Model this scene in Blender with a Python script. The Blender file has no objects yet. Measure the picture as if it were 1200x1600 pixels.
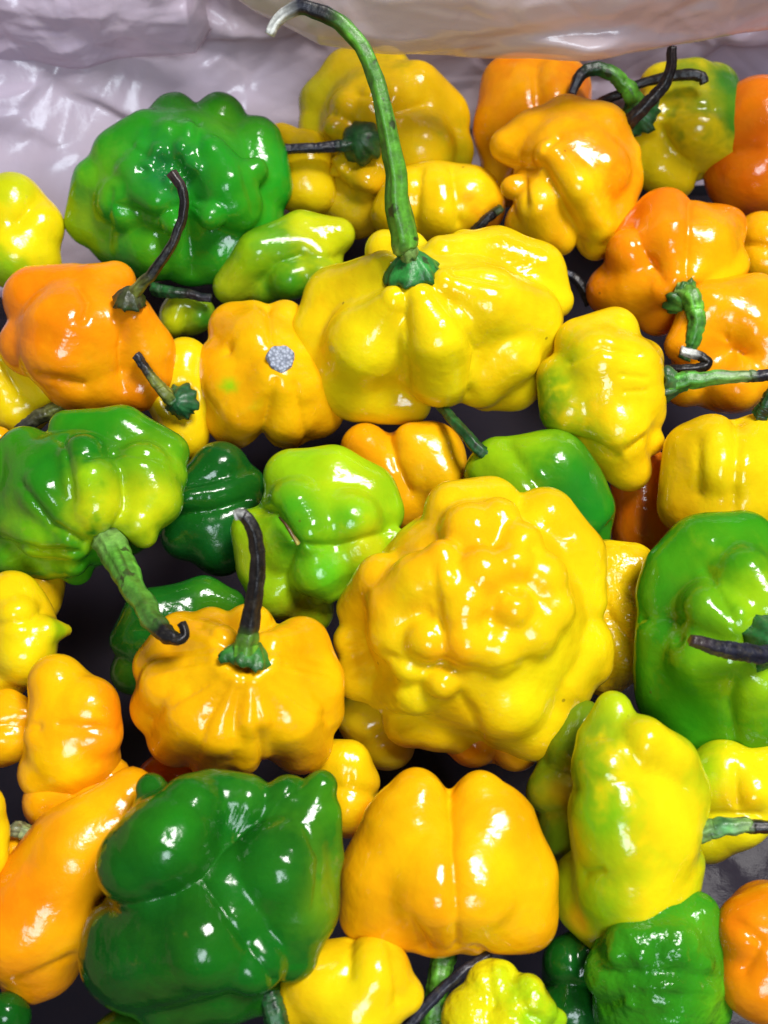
import bpy, bmesh, math, random
import numpy as np
from mathutils import Vector, Matrix

# ------------------------------------------------------------------ camera, world, light, exposure
sc = bpy.context.scene
col = sc.collection
PITCH, VFOV, DIST = math.radians(60), math.radians(48), 0.25
CAM = np.array([0.0, -DIST*math.cos(PITCH), DIST*math.sin(PITCH)])
FWD = np.array([0.0, math.cos(PITCH), -math.sin(PITCH)])
RGT = np.array([1.0, 0.0, 0.0])
UPV = np.array([0.0, math.sin(PITCH), math.cos(PITCH)])
FPX = 800.0/math.tan(VFOV/2)
cam_d = bpy.data.cameras.new('camera')
cam = bpy.data.objects.new('camera', cam_d); col.objects.link(cam)
cam.location = CAM; cam.rotation_euler = (math.pi/2 - PITCH, 0, 0)
cam_d.sensor_fit = 'VERTICAL'; cam_d.angle_y = VFOV
cam_d.clip_start = 0.005; cam_d.clip_end = 50
cam_d.dof.use_dof = True; cam_d.dof.focus_distance = 0.235; cam_d.dof.aperture_fstop = 16
sc.camera = cam

w = bpy.data.worlds.new('World'); sc.world = w; w.use_nodes = True
w.node_tree.nodes['Background'].inputs[0].default_value = (0.78, 0.86, 1.0, 1)
w.node_tree.nodes['Background'].inputs[1].default_value = 0.035

def area(name, loc, target, sx, sy, power, color):
    l = bpy.data.lights.new(name, 'AREA'); l.shape = 'RECTANGLE'; l.size = sx; l.size_y = sy
    l.energy = power; l.color = color
    o = bpy.data.objects.new(name, l); col.objects.link(o); o.location = loc
    o.rotation_euler = (Vector(target)-Vector(loc)).to_track_quat('-Z', 'Y').to_euler()
    return o
# a broad ceiling light to the right and a window behind the photographer
area('skylight', (0.46, 0.16, 1.32), (0, 0, 0), 0.42, 0.46, 24, (1.0, 0.97, 0.94))
area('window_light', (0.10, -1.00, 1.05), (0, 0, 0), 0.42, 0.50, 9.0, (0.80, 0.90, 1.0))

sc.view_settings.view_transform = 'Standard'; sc.view_settings.look = 'None'
sc.view_settings.exposure = 0.12; sc.view_settings.gamma = 1.0
sc.view_settings.use_curve_mapping = False
sc.render.engine = 'CYCLES'
sc.cycles.use_denoising = True
sc.cycles.max_bounces = 8
sc.cycles.sample_clamp_indirect = 4.0

# ------------------------------------------------------------------ helpers
rng = np.random.RandomState(7)
PERM = rng.permutation(256); PERM = np.concatenate([PERM, PERM, PERM])
GRAD = rng.normal(size=(256, 3)); GRAD /= np.linalg.norm(GRAD, axis=1)[:, None]
def noise3(p):
    """gradient noise, p (n,3) -> about -0.6..0.6"""
    i = np.floor(p).astype(int); f = p - i; i &= 255
    u = f*f*f*(f*(f*6-15)+10)
    out = 0
    for dx in (0, 1):
        wx = u[:, 0] if dx else 1-u[:, 0]
        for dy in (0, 1):
            wy = u[:, 1] if dy else 1-u[:, 1]
            for dz in (0, 1):
                wz = u[:, 2] if dz else 1-u[:, 2]
                h = PERM[PERM[PERM[i[:, 0]+dx]+i[:, 1]+dy]+i[:, 2]+dz]
                g = GRAD[h]
                out = out + wx*wy*wz*(g[:, 0]*(f[:, 0]-dx)+g[:, 1]*(f[:, 1]-dy)+g[:, 2]*(f[:, 2]-dz))
    return out

def ray(x, y):                       # unit-forward ray through a photo pixel (1200 x 1600)
    return FWD + RGT*((x-600)/FPX) + UPV*((800-y)/FPX)

def tag(o, label=None, cat=None, group=None, kind=None):
    if label: o['label'] = label
    if cat: o['category'] = cat
    if group: o['group'] = group
    if kind: o['kind'] = kind
    return o

def link(name, me, mat, parent=None, loc=None):
    o = bpy.data.objects.new(name, me); col.objects.link(o)
    me.materials.append(mat)
    if parent: o.parent = parent
    elif loc is not None: o.location = loc
    return o

def mesh_np(name, v, faces, colors=None, smooth=True):
    me = bpy.data.meshes.new(name)
    me.from_pydata([tuple(map(float, p)) for p in v], [], faces)
    if colors is not None:
        a = me.color_attributes.new('skin', 'FLOAT_COLOR', 'POINT')
        c = np.ones((len(v), 4), np.float32); c[:, :3] = colors
        a.data.foreach_set('color', c.ravel())
    if smooth: me.polygons.foreach_set('use_smooth', np.ones(len(me.polygons), bool))
    me.update()
    return me

ICO = {}
def ico(sub):
    if sub not in ICO:
        bm = bmesh.new(); bmesh.ops.create_icosphere(bm, subdivisions=sub, radius=1)
        me = bpy.data.meshes.new('pattern'); bm.to_mesh(me); bm.free()
        v = np.empty(len(me.vertices)*3, np.float32); me.vertices.foreach_get('co', v)
        ICO[sub] = (me, v.reshape(-1, 3).astype(np.float64))
    return ICO[sub]

# ------------------------------------------------------------------ materials
def nodes(name):
    m = bpy.data.materials.new(name); m.use_nodes = True
    t = m.node_tree; return m, t, t.nodes, t.links, t.nodes['Principled BSDF']
def N(t, kind, **kw):
    n = t.nodes.new(kind)
    for k_, v_ in kw.items():
        if k_.startswith('i_'): n.inputs[k_[2:].replace('_', ' ')].default_value = v_
        else: setattr(n, k_, v_)
    return n

def pepper_skin(name='pepper_skin', bump1=0.22, bump2=0.10):
    m, t, n, l, b = nodes(name)
    tc = N(t, 'ShaderNodeTexCoord')
    at = N(t, 'ShaderNodeAttribute', attribute_name='skin')
    n1 = N(t, 'ShaderNodeTexNoise', i_Scale=95.0, i_Detail=4.0)       # broad mottling of the skin colour
    l.new(tc.outputs['Object'], n1.inputs['Vector'])
    r1 = N(t, 'ShaderNodeMapRange'); r1.inputs[1].default_value = .3; r1.inputs[2].default_value = .7
    r1.inputs[3].default_value = .86; r1.inputs[4].default_value = 1.10
    l.new(n1.outputs[0], r1.inputs[0])
    hs = N(t, 'ShaderNodeHueSaturation')
    r0 = N(t, 'ShaderNodeMapRange'); r0.inputs[1].default_value = .3; r0.inputs[2].default_value = .7
    r0.inputs[3].default_value = .49; r0.inputs[4].default_value = .51
    n0 = N(t, 'ShaderNodeTexNoise', i_Scale=60.0, i_Detail=3.0); l.new(tc.outputs['Object'], n0.inputs['Vector'])
    l.new(n0.outputs[0], r0.inputs[0]); l.new(r0.outputs[0], hs.inputs['Hue'])
    l.new(r1.outputs[0], hs.inputs['Value']); l.new(at.outputs['Color'], hs.inputs['Color'])
    # sparse dark specks
    vo = N(t, 'ShaderNodeTexVoronoi', i_Scale=115.0); l.new(tc.outputs['Object'], vo.inputs['Vector'])
    sp = N(t, 'ShaderNodeMapRange'); sp.inputs[1].default_value = .035; sp.inputs[2].default_value = .055
    sp.inputs[3].default_value = .55; sp.inputs[4].default_value = 0
    l.new(vo.outputs['Distance'], sp.inputs[0])
    vg = N(t, 'ShaderNodeMath', operation='GREATER_THAN'); vg.inputs[1].default_value = .62
    sx = N(t, 'ShaderNodeSeparateColor'); l.new(vo.outputs['Color'], sx.inputs[0]); l.new(sx.outputs[0], vg.inputs[0])
    mu = N(t, 'ShaderNodeMath', operation='MULTIPLY'); l.new(sp.outputs[0], mu.inputs[0]); l.new(vg.outputs[0], mu.inputs[1])
    mx = N(t, 'ShaderNodeMix', data_type='RGBA'); l.new(mu.outputs[0], mx.inputs[0])
    l.new(hs.outputs[0], mx.inputs[6]); mx.inputs[7].default_value = (.10, .045, .01, 1)
    # dull tan scuffs
    n3 = N(t, 'ShaderNodeTexNoise', i_Scale=150.0, i_Detail=7.0, i_Roughness=.65); l.new(tc.outputs['Object'], n3.inputs['Vector'])
    sf = N(t, 'ShaderNodeMapRange'); sf.inputs[1].default_value = .66; sf.inputs[2].default_value = .74
    sf.inputs[3].default_value = 0; sf.inputs[4].default_value = .22; l.new(n3.outputs[0], sf.inputs[0])
    m3 = N(t, 'ShaderNodeMix', data_type='RGBA'); l.new(sf.outputs[0], m3.inputs[0]); l.new(mx.outputs[2], m3.inputs[6])
    m3.inputs[7].default_value = (.42, .25, .07, 1)
    l.new(m3.outputs[2], b.inputs['Base Color'])
    # skin relief that breaks the highlights
    a1 = N(t, 'ShaderNodeTexNoise', i_Scale=330.0, i_Detail=3.0, i_Roughness=.45); l.new(tc.outputs['Object'], a1.inputs['Vector'])
    a2 = N(t, 'ShaderNodeTexNoise', i_Scale=720.0, i_Detail=3.0); l.new(tc.outputs['Object'], a2.inputs['Vector'])
    b1 = N(t, 'ShaderNodeBump', i_Strength=bump1, i_Distance=.0012); l.new(a1.outputs[0], b1.inputs['Height'])
    b2 = N(t, 'ShaderNodeBump', i_Strength=bump2, i_Distance=.0004); l.new(a2.outputs[0], b2.inputs['Height'])
    l.new(b1.outputs[0], b2.inputs['Normal']); l.new(b2.outputs[0], b.inputs['Normal'])
    rr = N(t, 'ShaderNodeMapRange'); rr.inputs[1].default_value = .3; rr.inputs[2].default_value = .7
    rr.inputs[3].default_value = .09; rr.inputs[4].default_value = .22
    l.new(n0.outputs[0], rr.inputs[0]); l.new(rr.outputs[0], b.inputs['Roughness'])
    b.inputs['IOR'].default_value = 1.47
    b.inputs['Subsurface Weight'].default_value = .14
    b.inputs['Subsurface Radius'].default_value = (1.0, .55, .12)
    b.inputs['Subsurface Scale'].default_value = .0035
    return m
SKIN = pepper_skin()
WARTY = pepper_skin('pepper_skin_rippled', .75, .3)

def stem_mat():
    m, t, n, l, b = nodes('stem_skin')
    tc = N(t, 'ShaderNodeTexCoord')
    at = N(t, 'ShaderNodeAttribute', attribute_name='skin')
    n1 = N(t, 'ShaderNodeTexNoise', i_Scale=420.0, i_Detail=5.0, i_Roughness=.6); l.new(tc.outputs['Object'], n1.inputs['Vector'])
    r1 = N(t, 'ShaderNodeMapRange'); r1.inputs[1].default_value = .32; r1.inputs[2].default_value = .66
    r1.inputs[3].default_value = .55; r1.inputs[4].default_value = 1.35
    l.new(n1.outputs[0], r1.inputs[0])
    hs = N(t, 'ShaderNodeHueSaturation'); l.new(r1.outputs[0], hs.inputs['Value']); l.new(at.outputs['Color'], hs.inputs['Color'])
    # dry brown scuffs
    n2 = N(t, 'ShaderNodeTexNoise', i_Scale=260.0, i_Detail=3.0); l.new(tc.outputs['Object'], n2.inputs['Vector'])
    r2 = N(t, 'ShaderNodeMapRange'); r2.inputs[1].default_value = .62; r2.inputs[2].default_value = .68
    r2.inputs[3].default_value = 0; r2.inputs[4].default_value = .8; l.new(n2.outputs[0], r2.inputs[0])
    mx = N(t, 'ShaderNodeMix', data_type='RGBA'); l.new(r2.outputs[0], mx.inputs[0]); l.new(hs.outputs[0], mx.inputs[6])
    mx.inputs[7].default_value = (.022, .016, .012, 1)
    # grey-brown dust and dry skin
    n4 = N(t, 'ShaderNodeTexNoise', i_Scale=650.0, i_Detail=6.0, i_Roughness=.7); l.new(tc.outputs['Object'], n4.inputs['Vector'])
    r4 = N(t, 'ShaderNodeMapRange'); r4.inputs[1].default_value = .52; r4.inputs[2].default_value = .72
    r4.inputs[3].default_value = 0; r4.inputs[4].default_value = .5; l.new(n4.outputs[0], r4.inputs[0])
    m4 = N(t, 'ShaderNodeMix', data_type='RGBA'); l.new(r4.outputs[0], m4.inputs[0]); l.new(mx.outputs[2], m4.inputs[6])
    m4.inputs[7].default_value = (.09, .08, .06, 1)
    l.new(m4.outputs[2], b.inputs['Base Color'])
    bp = N(t, 'ShaderNodeBump', i_Strength=.45, i_Distance=.0006); l.new(n1.outputs[0], bp.inputs['Height']); l.new(bp.outputs[0], b.inputs['Normal'])
    b.inputs['Roughness'].default_value = .38
    return m
STEM = stem_mat()

def film_mat(name='pink_plastic_film', clear=.28, tone=1.0):
    m, t, n, l, b = nodes(name)
    tc = N(t, 'ShaderNodeTexCoord')
    n1 = N(t, 'ShaderNodeTexNoise', i_Scale=11.0, i_Detail=4.0); l.new(tc.outputs['Object'], n1.inputs['Vector'])
    cr = N(t, 'ShaderNodeValToRGB'); l.new(n1.outputs[0], cr.inputs[0])
    cr.color_ramp.elements[0].position = .3; cr.color_ramp.elements[0].color = (.64, .57, .76, 1)
    cr.color_ramp.elements[1].position = .75; cr.color_ramp.elements[1].color = (.88, .74, .74, 1)
    l.new(cr.outputs[0], b.inputs['Base Color'])
    for e_ in cr.color_ramp.elements: e_.color = [c_*tone for c_ in e_.color[:3]]+[1]
    b.inputs['Roughness'].default_value = .20; b.inputs['IOR'].default_value = 1.6
    n2 = N(t, 'ShaderNodeTexNoise', i_Scale=130.0, i_Detail=5.0, i_Roughness=.6); l.new(tc.outputs['Object'], n2.inputs['Vector'])
    bp = N(t, 'ShaderNodeBump', i_Strength=.16, i_Distance=.0015); l.new(n2.outputs[0], bp.inputs['Height']); l.new(bp.outputs[0], b.inputs['Normal'])
    tl = N(t, 'ShaderNodeBsdfTranslucent'); tl.inputs[0].default_value = (.62*tone, .45*tone, .55*tone, 1)
    m1 = N(t, 'ShaderNodeMixShader'); m1.inputs[0].default_value = .12
    l.new(b.outputs[0], m1.inputs[1]); l.new(tl.outputs[0], m1.inputs[2])
    tr = N(t, 'ShaderNodeBsdfTransparent'); tr.inputs[0].default_value = (.95, .85, .90, 1)
    m2 = N(t, 'ShaderNodeMixShader'); m2.inputs[0].default_value = clear
    l.new(m1.outputs[0], m2.inputs[1]); l.new(tr.outputs[0], m2.inputs[2])
    l.new(m2.outputs[0], n['Material Output'].inputs[0])
    return m
FILM = film_mat(); FLOORFILM = film_mat('dimmed_clear_film', .93, .25)  # floor film toned down so the gaps between peppers read as shade

def card_mat():
    m, t, n, l, b = nodes('cardboard')
    tc = N(t, 'ShaderNodeTexCoord')
    n1 = N(t, 'ShaderNodeTexNoise', i_Scale=40.0, i_Detail=6.0); l.new(tc.outputs['Object'], n1.inputs['Vector'])
    cr = N(t, 'ShaderNodeValToRGB'); l.new(n1.outputs[0], cr.inputs[0])
    cr.color_ramp.elements[0].color = (.46, .32, .23, 1); cr.color_ramp.elements[1].color = (.62, .46, .35, 1)
    l.new(cr.outputs[0], b.inputs['Base Color']); b.inputs['Roughness'].default_value = .85
    return m
CARD = card_mat()
DARK, _t, _n, _l, _b = nodes('shade_dark_bottom'); _b.inputs['Base Color'].default_value = (.012, .013, .02, 1); _b.inputs['Roughness'].default_value = .7; _b.inputs['Specular IOR Level'].default_value = .1  # near-black box bottom stands in for the shade deep in the gaps

# ------------------------------------------------------------------ the box and its plastic liner
FLOOR_Z = -0.043
def box_panel(name, parent, x0, x1, y0, y1, z0, z1, mat=None):
    bm = bmesh.new(); bmesh.ops.create_cube(bm, size=1)
    for v in bm.verts:
        v.co = Vector(((x0+x1)/2+v.co.x*(x1-x0), (y0+y1)/2+v.co.y*(y1-y0), (z0+z1)/2+v.co.z*(z1-z0)))
    bmesh.ops.bevel(bm, geom=bm.edges[:], offset=.0008, segments=1, affect='EDGES')
    me = bpy.data.meshes.new(name); bm.to_mesh(me); bm.free()
    return link(name, me, mat or CARD, parent)
BX, BY0, BY1, BT = .165, -.19, .162, .055
box = bpy.data.objects.new('cardboard_box', None); col.objects.link(box); box.location = (0, 0, FLOOR_Z-.008)
tag(box, 'brown cardboard box under the pinkish plastic liner around the peppers', 'box')
zz = -(FLOOR_Z-.008)
box_panel('bottom', box, -BX, BX, BY0, BY1, -.004, 0, DARK)
box_panel('back_wall', box, -BX, BX, BY1, BY1+.004, -.004, zz+BT)
box_panel('front_wall', box, -BX, BX, BY0-.004, BY0, -.004, zz+.02)
box_panel('side_wall', box, -BX-.004, -BX, BY0-.004, BY1+.004, -.004, zz+BT)
box_panel('side_wall', box, BX, BX+.004, BY0-.004, BY1+.004, -.004, zz+BT)

def crumple(u, v, n, seed, amp, freq):
    """folded-film relief: sum of windowed creases (kinked ridges) at random angles"""
    r = np.random.RandomState(seed); out = np.zeros_like(u)
    for i in range(n):
        a = r.uniform(0, math.pi); cu, cv = r.uniform(u.min(), u.max()), r.uniform(v.min(), v.max())
        L = r.uniform(.008, .07); wd = r.uniform(.001, .006)
        du, dv = u-cu, v-cv
        s_ = du*math.cos(a)+dv*math.sin(a); q = -du*math.sin(a)+dv*math.cos(a)
        out += r.choice([-1, 1])*r.uniform(.3, 1)*amp*(wd/.01)*np.maximum(0, 1-np.abs(q)/wd)*np.exp(-(s_/L)**2)
    return out

def facets(u, v, n, seed, slope, soft, aspect=1.6):
    """stiff-film relief: flat tilted facets that meet in crisp creases"""
    r = np.random.RandomState(seed)
    cu = r.uniform(u.min(), u.max(), n); cv = r.uniform(v.min(), v.max(), n)
    gu, gv = r.normal(0, slope, n), r.normal(0, slope, n)
    d = np.stack([((u-cu[i])/aspect)**2+(v-cv[i])**2 for i in range(n)], 1)
    d = np.sqrt(d); m = d.min(1)[:, None]
    wt = np.exp(-(d-m)/soft)
    hh = np.stack([gu[i]*(u-cu[i])+gv[i]*(v-cv[i]) for i in range(n)], 1)
    return (wt*hh).sum(1)/wt.sum(1)

def sheet(name, nu, nv, fn, parent=None, mat=None):
    uu, vv = np.meshgrid(np.linspace(0, 1, nu), np.linspace(0, 1, nv))
    P = fn(uu.ravel(), vv.ravel())
    f = [(j*nu+i, j*nu+i+1, (j+1)*nu+i+1, (j+1)*nu+i) for j in range(nv-1) for i in range(nu-1)]
    return link(name, mesh_np(name, P, f), mat or FILM, parent)

liner = bpy.data.objects.new('plastic_liner', None); col.objects.link(liner)
tag(liner, 'crumpled pinkish translucent plastic film lining the box behind and under the peppers', 'plastic liner')
def wall_fn(u, v):
    """up the back wall; the film stands a little off the wall and leans, bellying forward on the left"""
    x = (u-.5)*.324
    z = FLOOR_Z + .001 + v*.115
    y = .118+.034*(1-np.exp(-(z+.069)/.142*6.5))
    y = y - .018*np.clip((-x-.02)/.12, 0, 1)*np.exp(-((z+.015)/.03)**2) - .04*np.clip((-x-.005)/.07, 0, 1)*np.exp(-((z+.042)/.026)**2)
    h = facets(x, z, 60, 3, .11, .0008, 2.4)+crumple(x, z, 160, 3, .0015, 1)+facets(x, z, 300, 8, .07, .0005)*np.clip(.5+1.5*noise3(np.stack([x*30+5, z*40, y*0], 1)), 0, 1)+.0025*noise3(np.stack([x*16, z*26, y*0], 1))
    h = h + .0012*noise3(np.stack([x*40, z*70, y*40], 1))
    return np.stack([x, np.minimum(y-h, BY1-.002), z], 1)
def floor_fn(u, v):
    x = (u-.5)*.324; y = -.186+v*.32
    h = crumple(x, y, 170, 23, .0035, 1)+crumple(x, y, 60, 31, .006, 1)+.003*noise3(np.stack([x*30, y*30, x*0], 1))
    return np.stack([x, y, FLOOR_Z+.004+np.clip(h*.6, -.004, .009)], 1)
sheet('wall_film', 420, 300, wall_fn, liner)

sheet('floor_film', 160, 160, floor_fn, liner, FLOORFILM)

def unproj_y(x, y, Y):                # the point behind a photo pixel on the upright plane Y
    r = ray(x, y); return CAM + r*((Y-CAM[1])/r[1])
def flap(name, edge, Y, up, bulge, seed, nu=240, nv=90, back=.030):
    """a turned-over layer of film: its lower edge follows EDGE (photo pixels) on plane Y, it bellies out and goes up and back to the wall"""
    ed = np.array([unproj_y(x, y, Y) for x, y in edge])
    tt = np.linspace(0, 1, len(edge))
    def fn(u, v):
        e = np.stack([np.interp(u, tt, ed[:, k_]) for k_ in range(3)], 1)
        p = e.copy()
        p[:, 2] += up*v
        # v<0.12: the rounded hem curling under
        p[:, 1] += -bulge*np.sin(np.clip(v*1.15, 0, 1)*math.pi) + back*np.maximum(0, v-.45)**1.5
        curl = np.maximum(0, .14-v)/.14
        p[:, 1] += .003*curl**1.5; p[:, 2] += .0008*curl**2
        h = facets(e[:, 0], up*v, 30, seed, .08, .0010, 2.6)+crumple(e[:, 0], up*v, 40, seed, .0014, 1)+facets(e[:, 0], up*v, 140, seed+1, .05, .0006, 2)*np.clip(.4+1.6*noise3(np.stack([e[:, 0]*35, v*2, v*0+seed], 1)), 0, 1)+.0010*noise3(np.stack([e[:, 0]*45, v*3+seed, e[:, 2]*30], 1))
        p[:, 1] -= h*(1-curl*.6)
        p[:, 2] += .0012*noise3(np.stack([e[:, 0]*70, v*0+seed, v*0], 1))*(1-v)
        return p
    return sheet(name, nu, nv, fn, liner)
flap('folded_hem', [(300, -40), (400, 40), (500, 88), (640, 104), (760, 110), (900, 104), (1050, 86), (1230, 58), (1330, 44)], .110, .050, .007, 5)
flap('overlap_fold', [(-60, 150), (30, 112), (110, 122), (200, 106), (306, 96), (330, 60)], .141, .030, .001, 9, back=.012)

# ------------------------------------------------------------------ peppers
YEL = (.86, .56, .004); LEM = (.82, .63, .005); AMB = (.90, .43, .003); ORA = (.88, .27, .003); DOR = (.72, .17, .003)
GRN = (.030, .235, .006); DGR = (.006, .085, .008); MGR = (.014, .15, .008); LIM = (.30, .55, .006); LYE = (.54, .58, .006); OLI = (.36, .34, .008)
SG = (.085, .29, .020); SDG = (.012, .075, .018); SBK = (.010, .009, .010); SNV = (.016, .017, .030); SWH = (.68, .70, .66); SOL = (.15, .17, .03); SPG = (.20, .35, .09)
HPX = 1.4e-4
GROUP = 'peppers heaped in the lined box'

class Body:
    """a pepper's flesh as a smooth union of lobes (each laid out at its photo pixel and its own depth), cut by grooves"""
    def __init__(s, c, R, h, core, rot):
        s.cx, s.cy = c
        r0 = ray(*c); z = h*HPX
        s.dz = (z-CAM[2])/r0[2]                 # depth of the centre along the view axis
        s.s = s.dz/FPX                          # metres per photo pixel there
        s.C = CAM + r0*s.dz
        s.R = (R[0], R[1], R[2] if len(R) > 2 else .9*(R[0]+R[1])/2)
        s.rot = math.radians(rot); s.core = core
        f = -r0/np.linalg.norm(r0); rt = np.cross(UPV, f); rt /= np.linalg.norm(rt); up = np.cross(f, rt)
        ca, sa = math.cos(s.rot), math.sin(s.rot)
        s.ax = np.stack([rt*ca+up*sa, -rt*sa+up*ca, f])
    def auto(s, x, y, r):
        dx, dy = x-s.cx, -(y-s.cy)
        ca, sa = math.cos(s.rot), math.sin(s.rot)
        a, b = dx*ca+dy*sa, -dx*sa+dy*ca
        q = 1-(a/max(8, s.R[0]-r))**2-(b/max(8, s.R[1]-r))**2
        return (s.R[2]-r)*math.sqrt(max(0, q))
    def pt(s, x, y, d):
        return CAM + ray(x, y)*(s.dz-d*s.s)
    def prims(s, lst, groove=False):
        A, B, ra, rb = [], [], [], []
        for e in lst:
            pl = [e] if isinstance(e, tuple) else e
            q = []
            for t in pl:
                d = t[3] if len(t) > 3 else (s.auto(t[0], t[1], 0) if groove else s.auto(t[0], t[1], t[2]))
                q.append((s.pt(t[0], t[1], d), t[2]*s.s))
            if len(q) == 1: q = q*2
            for (a, r1), (b, r2) in zip(q[:-1], q[1:]):
                A.append(a); B.append(b if np.abs(b-a).sum() > 1e-9 else a+np.array([0, 0, 1e-6])); ra.append(r1); rb.append(r2)
        return [np.array(v) for v in (A, B, ra, rb)]
    def setup(s, lobes, grooves, k, kg):
        s.L = s.prims(lobes); s.k = k*s.s
        s.G = []                                # creases: points laid on the skin, with their radius
        for e in grooves:
            pl = [e] if isinstance(e, tuple) else e
            if len(pl) > 1:
                q = np.array([(t[0], t[1], t[2], t[3] if len(t) > 3 else -999) for t in pl], float)
                tt = np.linspace(0, len(q)-1, 5*(len(q)-1)+1); ar = np.arange(len(q))
                # a little wander so that no crease runs ruler-straight
                px, py, pr = [np.interp(tt, ar, q[:, k_]) for k_ in range(3)]
                wv = noise3(np.stack([tt*.9+q[0, 0], tt*0+q[0, 1]*.1, tt*0], 1))*pr*1.2
                pd = [q[int(round(v)), 3] for v in tt]
                pl2 = list(zip(px+wv, py-wv*.6, pr, pd))
            else: pl2 = [(pl[0][0], pl[0][1], pl[0][2], pl[0][3] if len(pl[0]) > 3 else -999)]
            s.G.append([(s.pt(x, y, s.surf(x, y) if d == -999 else d), r*s.s) for x, y, r, d in pl2])
    def crease(s, P):
        out = np.zeros(len(P))
        for g in s.G:
            if len(g) == 1:
                p, r = g[0]; d = np.linalg.norm(P-p, axis=1)
                out = out + 1.1*r*np.exp(-(d/(1.25*r))**2); continue
            A = np.array([q[0] for q in g[:-1]]); B = np.array([q[0] for q in g[1:]])
            ra = np.array([q[1] for q in g[:-1]]); rb = np.array([q[1] for q in g[1:]])
            pa = P[:, None, :]-A[None]; ba = B-A; bb = (ba*ba).sum(1)+1e-14
            hh = np.clip((pa*ba[None]).sum(2)/bb[None], 0, 1)
            q = pa-hh[..., None]*ba[None]; d = np.sqrt((q*q).sum(2)); i = d.argmin(1); n = np.arange(len(P))
            d = d[n, i]; r = ra[i]+(rb-ra)[i]*hh[n, i]
            e = .14*r
            out = np.maximum(out, 2.3*r*np.exp(-(np.sqrt(d*d+e*e)-e)/(s.gw*r)))
        return out
    @staticmethod
    def seg(P, prim):
        A, B, ra, rb = prim
        pa = P[:, None, :]-A[None]; ba = B-A; bb = (ba*ba).sum(1)
        hh = np.clip((pa*ba[None]).sum(2)/bb[None], 0, 1)
        q = pa-hh[..., None]*ba[None]
        return np.sqrt((q*q).sum(2))-(ra[None]+(rb-ra)[None]*hh)
    def sdf(s, P):
        q = (P-s.C)@s.ax.T
        R = np.array(s.R)*s.core*s.s
        a = q/R; b = a/R
        k0 = np.sqrt((a*a).sum(1))+1e-9; k1 = np.sqrt((b*b).sum(1))+1e-9
        d = [(k0*(k0-1)/k1)[:, None]]
        if len(s.L[0]): d.append(s.seg(P, s.L))
        d = np.concatenate(d, 1); m = d.min(1)
        f = m - s.k*(np.log(np.exp(-(d-m[:, None])/s.k).sum(1))-.35)
        return f
    def trace_radial(s, dirs, it=34):
        far = max(s.R)*1.75*s.s
        t = np.full(len(dirs), far); act = np.arange(len(dirs))
        for i in range(it):
            f = s.sdf(s.C+dirs[act]*t[act, None])
            t[act] = np.maximum(t[act]-f*.92, far*.08)
            act = act[np.abs(f) > 2e-5]
            if not len(act): break
        return t
    def surf(s, x, y):                          # depth offset (px) of the surface behind a photo pixel
        r = ray(x, y); z = s.dz-max(s.R)*1.6*s.s
        for i in range(60):
            f = s.sdf((CAM+r*z)[None])[0]; z += f*.8
            if f < 1e-5: break
            if z > s.dz+max(s.R)*s.s: return 0.0
        return (s.dz-z)/s.s
    def normal(s, P):
        e = 2e-4; o = np.eye(3)*e
        n = np.array([s.sdf((P+o[i])[None])[0]-s.sdf((P-o[i])[None])[0] for i in range(3)])
        return n/np.linalg.norm(n)

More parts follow.
